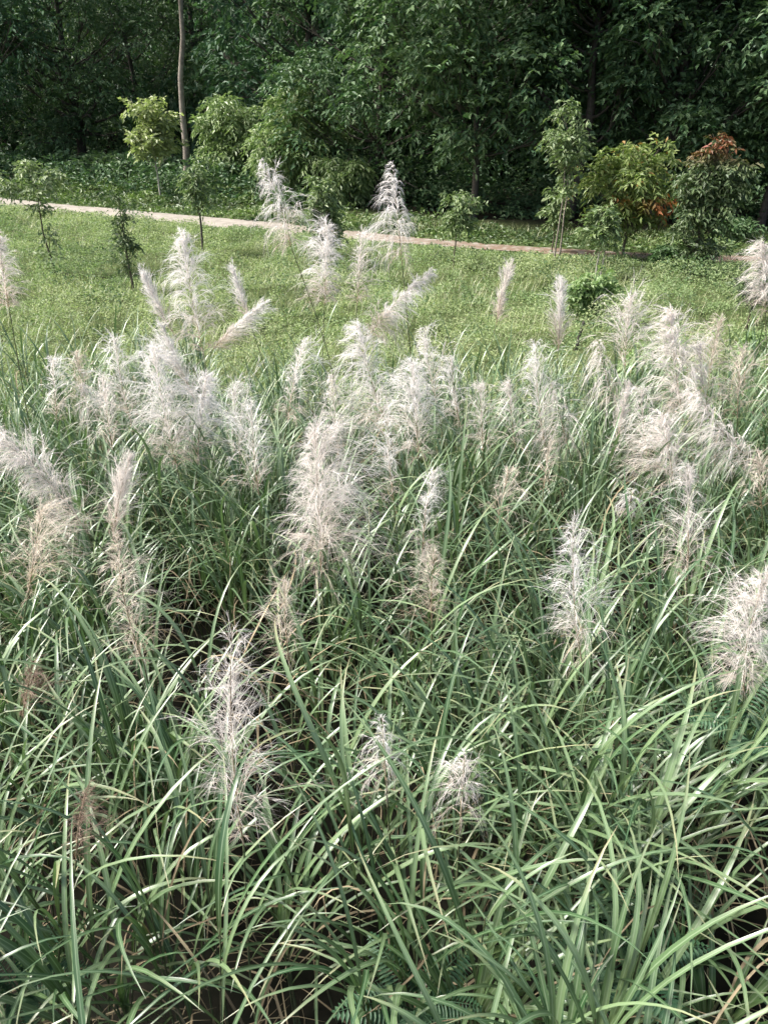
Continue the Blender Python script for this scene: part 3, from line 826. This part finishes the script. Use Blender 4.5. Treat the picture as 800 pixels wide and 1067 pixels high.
    if leafy:
        n = leafy
        hh = rng.uniform(.25, .75, n)
        Q = np.stack([np.interp(hh, s, stalk[:, q]) for q in range(3)], -1) - foot
        V, F, U = blades(Q, rng.uniform(0, 6.28, n), rng.uniform(.4, .7, n), rng.uniform(.2, .5, n), rng.uniform(.7, 1.8, n), rng.uniform(.008, .014, n), 8, rng.normal(0, .4, n))
        fo = Acc(); fo.add(V, [F], U); fo.link('foliage', M['blade'], root)
    return root

S, K, N_, B = 'plume_pale', 'plume_pink', 'plume_tan', 'plume_brown'
PL = [
 # base x,y  tip x,y  dist width kind material bow label
 (303, 256, 270, 166, 6.6, 44, 'feather', S, -.10, 'arching silver feather plume standing before the large pale bush'),
 (419, 276, 409, 170, 6.4, 50, 'feather', S, 0, 'tall upright silver plume with a drooping skirt before the black hollow'),
 (10, 322, -4, 240, 5.6, 44, 'bushy', K, 0, 'pinkish plume cut by the left edge, level with the meadow'),
 (212, 368, 190, 240, 6.2, 52, 'bushy', S, .03, 'tall pale plume in front of the bare-stemmed round-headed sapling'),
 (183, 350, 150, 286, 6.6, 24, 'narrow', S, .06, 'slim plume tilting left, just left of the tall pale plume in the left meadow'),
 (204, 418, 170, 340, 6.3, 28, 'narrow', S, .03, 'slim tilted plume directly below the slim left-tilting one'),
 (262, 340, 243, 282, 6.8, 20, 'narrow', S, 0, 'small slim upright plume crossing the base of the one that tilts right'),
 (222, 364, 276, 316, 6.7, 24, 'narrow', S, .05, 'slim plume tilting hard to the right over the left meadow'),
 (338, 318, 341, 232, 6.9, 44, 'bushy', S, 0, 'frayed pale plume at the foot of the bushy upright sapling'),
 (372, 318, 377, 240, 7.1, 34, 'loose', K, 0, 'thin see-through pinkish plume between the frayed one and the skirted silver plume'),
 (383, 352, 448, 284, 6.4, 40, 'bushy', S, .08, 'pale plume tilting right below the skirted silver plume'),
 (405, 448, 372, 335, 5.6, 62, 'bushy', S, .05, 'large fluffy white plume left of the densest pale cluster in mid grass'),
 (436, 478, 430, 378, 5.4, 66, 'bushy', S, 0, 'wide fluffy white plume at the lower end of the densest pale cluster in mid grass'),
 (455, 420, 442, 340, 6.4, 36, 'loose', S, .05, 'wispy plume behind the densest pale cluster in mid grass'),
 (517, 338, 534, 276, 7.4, 22, 'narrow', K, .08, 'small lone slim plume leaning right in mid meadow'),
 (581, 366, 585, 290, 7.2, 28, 'narrow', S, 0, 'upright grey-white plume beside the black stake'),
 (651, 388, 658, 308, 7.2, 44, 'loose', K, .05, 'airy pinkish plume over the half hidden bright shrub'),
 (712, 440, 698, 322, 6.2, 62, 'bushy', K, .03, 'large pale plume with a spiky open tip, at the right'),
 (806, 492, 722, 396, 4.7, 58, 'feather', K, .16, 'one-sided plume sweeping down to the right edge'),
 (737, 406, 752, 332, 7.4, 44, 'loose', N_, .06, 'pinkish brown see-through plume below the flat-headed sapling'),
 (797, 326, 795, 252, 6.4, 34, 'bushy', K, 0, 'dense plume cut by the right edge beside the flat-headed sapling'),
 (568, 466, 558, 356, 6.2, 46, 'loose', S, .05, 'loose pale plume in mid grass below the upright grey-white one'),
 (592, 468, 574, 398, 6.0, 46, 'tuft', K, 0, 'pinkish drooping tuft right of mid grass'),
 (503, 472, 500, 400, 6.1, 34, 'loose', K, 0, 'small thin plume with a pinkish foot right of the pale cluster'),
 (641, 418, 622, 352, 6.9, 40, 'tuft', K, .05, 'tan-pink tuft drooping left of the half hidden bright shrub'),
 (640, 470, 655, 400, 6.3, 22, 'narrow', K, 0, 'slim plume crossing the front of the half hidden bright shrub'),
 (652, 536, 660, 508, 4.9, 20, 'tuft', S, 0, 'tiny white tuft alone in the grass right of the middle'),
 (716, 604, 718, 484, 4.3, 60, 'loose', K, 0, 'tall loose plume in the right grass below the pale spiky-tipped one'),
 (702, 505, 690, 432, 5.2, 56, 'bushy', K, 0, 'spreading pinkish plume hanging under the large spiky-tipped one'),
 (606, 690, 598, 540, 3.9, 62, 'loose', S, .05, 'long loose shaggy plume right of centre in the lower grass'),
 (775, 722, 800, 598, 3.5, 76, 'bushy', K, .10, 'big thick drooping plume at the right edge above the fern'),
 (440, 582, 452, 488, 4.4, 38, 'loose', S, .05, 'pale upright plume right of the big bushy plume'),
 (450, 650, 452, 574, 4.1, 44, 'loose', N_, .03, 'tan loose plume straight below the pale upright one in mid frame'),
 (518, 545, 530, 486, 5.0, 34, 'loose', N_, 0, 'faint brownish plume among blades right of centre'),
 (566, 512, 572, 462, 5.4, 26, 'loose', N_, 0, 'small faint tan plume under the pinkish drooping tuft'),
 (335, 598, 328, 446, 4.5, 92, 'bushy', K, 0, 'big bushy pale plume with a full skirt in the centre'),
 (300, 440, 318, 352, 6.0, 40, 'loose', S, .05, 'wispy pale plume above the big bushy plume'),
 (302, 690, 298, 604, 3.8, 46, 'loose', N_, .05, 'thin tan plume below and left of the big bushy plume'),
 (270, 516, 262, 418, 5.2, 56, 'loose', S, .03, 'spread-out white plume left of the big bushy plume'),
 (92, 556, -2, 456, 3.7, 74, 'bushy', K, -.12, 'thick pinkish plume leaning out over the left edge'),
 (30, 618, 44, 530, 3.8, 58, 'loose', N_, 0, 'tan loose plume hanging under the thick left-edge plume'),
 (118, 566, 136, 476, 4.2, 34, 'narrow', K, .05, 'slim pinkish plume leaning right at the left of the grass'),
 (150, 690, 122, 556, 3.6, 48, 'loose', N_, .08, 'long shaggy tan plume hanging below the slim pinkish one'),
 (184, 484, 160, 362, 5.3, 62, 'bushy', S, .03, 'broad white plume in the left grass below the slim tilted ones'),
 (206, 484, 216, 390, 5.4, 48, 'bushy', S, .04, 'dense white plume just right of the broad white one'),
 (94, 440, 86, 398, 5.8, 46, 'tuft', K, 0, 'short pinkish horizontal tuft in the left grass'),
 (137, 440, 120, 350, 6.1, 38, 'loose', S, .05, 'thin wispy plume between the short pinkish tuft and the broad white plume'),
 (86, 420, 80, 366, 6.4, 26, 'loose', N_, 0, 'dull thin plume behind the short pinkish tuft'),
 (254, 880, 242, 650, 2.75, 72, 'loose', K, .04, 'very long stringy plume in the lower left middle'),
 (402, 812, 398, 748, 3.0, 48, 'tuft', S, 0, 'small loose tuft low in the middle grass'),
 (480, 850, 484, 786, 2.75, 58, 'tuft', K, 0, 'small nodding brownish head right of the small loose tuft'),
 (80, 896, 92, 818, 2.6, 34, 'loose', B, .05, 'thin brown withered plume at the lower left'),
 (24, 745, 34, 690, 3.1, 30, 'loose', B, 0, 'dark brown withered plume near the left edge'),
 (793, 530, 790, 478, 4.8, 36, 'loose', N_, 0, 'faint tan plume at the right edge under the sweeping one'),
 (740, 440, 728, 360, 6.7, 40, 'loose', K, .05, 'soft pinkish plume behind the root of the sweeping one'),
 (250, 474, 244, 398, 5.6, 44, 'loose', S, .04, 'hazy pale plume between the dense white plume and the spread-out white one'),
 (352, 474, 346, 390, 5.6, 44, 'loose', K, 0, 'hazy plume between the big bushy plume and the large fluffy white one'),
 (480, 446, 470, 372, 6.2, 36, 'loose', S, .05, 'faint wisp of a plume behind the tall pale-bladed shoot'),
 (538, 474, 530, 396, 6.0, 38, 'loose', K, .03, 'thin hazy plume just left of the loose pale one in mid grass'),
 (118, 470, 108, 392, 5.7, 44, 'loose', K, .03, 'hazy pinkish plume just right of the short pinkish tuft'),
 (60, 440, 54, 372, 6.0, 34, 'loose', S, 0, 'faint pale plume at the left, left of the dull thin one'),
 (676, 486, 668, 404, 5.8, 48, 'loose', K, .04, 'hazy pinkish plume left of the spreading one under the spiky tip'),
 (768, 436, 774, 362, 6.2, 38, 'loose', N_, .04, 'soft tan plume near the right edge above the sweeping one'),
 (410, 520, 404, 436, 5.0, 40, 'loose', S, .04, 'thin pale plume right above the gap beside the big bushy plume'),
]
for i, (bx, by, tx_, ty_, y, wpx, kind, mt, bow, lab) in enumerate(PL):
    plume(bx, by, tx_, ty_, y, wpx, kind, mt, lab, 900 + i, bow)

# ------------------------------------------------------------------ ferns and broad-leaved weeds between the grass
def fern(px, py, y, nf, Lf, label, seed, mat='fern', aim=None):
    rng = np.random.default_rng(seed)
    p = at(px, py, y); gz = g1(p[0], p[1])
    root = thing('fern', label, 'fern', (p[0], p[1], gz), 'ferns low in the grass')
    h = p[2] - gz
    for q in range(nf):
        az = q * 2 * np.pi / nf + rng.normal(0, .25)
        s = np.linspace(0, 1, 22)
        L_ = Lf * rng.uniform(.75, 1.1)
        th = .45 + 1.25 * s
        r = np.cumsum(np.sin(th)) * L_ / 22; z = np.cumsum(np.cos(th)) * L_ / 22
        pts = np.stack([np.cos(az) * r, np.sin(az) * r, h - .2 * L_ + z], -1)
        a = Acc()
        tube(a, np.concatenate([[(0, 0, 0)], pts]), np.concatenate([[.005], np.linspace(.004, .001, 22)]), 4)
        tg = unit(np.gradient(pts, axis=0)); sd_ = unit(np.cross(tg, [0, 0, 1.0]))
        for sg in (1, -1):
            for j in range(3, 22):
                ll = L_ * .24 * math.sin(math.pi * (.12 + .86 * s[j])) + .01
                d = sd_[j] * sg + tg[j] * .35
                ln = np.array([ll * 1.0]); d1 = (unit(d) - np.array([0, 0, .15]))[None]
                V, F = leaves(rng, pts[j][None], d1, ln, np.array([L_ / 22 * .95]), roll=.15, fold=.1, sag=.2)
                a.add(V, [F])
        a.link('frond', M[mat], root)
fern(784, 765, 2.25, 6, .42, 'teal-green fern at the right edge below the big drooping plume', 701)
fern(432, 1044, 1.4, 6, .34, 'dark fern at the bottom edge left of the bright tussock', 702)
fern(20, 1032, 1.45, 5, .32, 'small fern in the bottom left corner under the tussock', 703)
fern(640, 1000, 1.5, 6, .36, 'shaded fern in the dark hollow at the lower right', 704)

def weed(px, py, y, H, label, seed, n=16, L=.05, mat='bright'):
    rng = np.random.default_rng(seed)
    p = at(px, py, y); gz = g1(p[0], p[1])
    root = thing('broadleaf_weed', label, 'weed', (p[0], p[1], gz), 'leafy weeds among the grass')
    h = p[2] - gz
    a = Acc(); f = Acc()
    for q in range(3):
        az = q * 2.1 + rng.random()
        r = .08 * q
        pts = np.array([(0, 0, -.03), (np.cos(az) * r * .4, np.sin(az) * r * .4, h * .6), (np.cos(az) * r, np.sin(az) * r, h - .05 * q)])
        a = Acc(); tube(a, pts, [.005, .004, .0015], 5); a.link('stem', M['culm'], root)
        t = np.repeat(np.linspace(.4, 1, n), 2)
        P = np.stack([np.interp(t, [0, .6, 1], pts[:, c]) for c in range(3)], -1)
        ang = np.arange(len(t)) * np.pi + np.repeat(np.arange(n) * .5, 2)
        D = np.stack([np.cos(ang), np.sin(ang), .25 + 0 * ang], -1) + rng.normal(0, .15, (len(t), 3))
        ln = L * rng.uniform(.7, 1.2, len(t))
        V, F = leaves(rng, P, D, ln, ln * .5, roll=.2)
        f.add(V, [F])
    f.link('foliage', M[mat], root, smooth=False)
weed(598, 872, 1.95, .5, 'small weed with paired round leaves between blades right of the nodding head', 711, L=.045)
weed(540, 880, 1.9, .5, 'light green leafy weed just right of the nodding brownish head', 712, L=.045)
weed(545, 985, 1.5, .5, 'leafy green weed rising through the bright tussock', 713, L=.05)
weed(590, 960, 1.6, .5, 'dim weed with a ladder of small leaves left of the shaded fern', 714, L=.045, mat='weed')
weed(690, 880, 1.9, .5, 'narrow weed in the lower right grass beside the arching tussock', 715, L=.04, mat='weed')
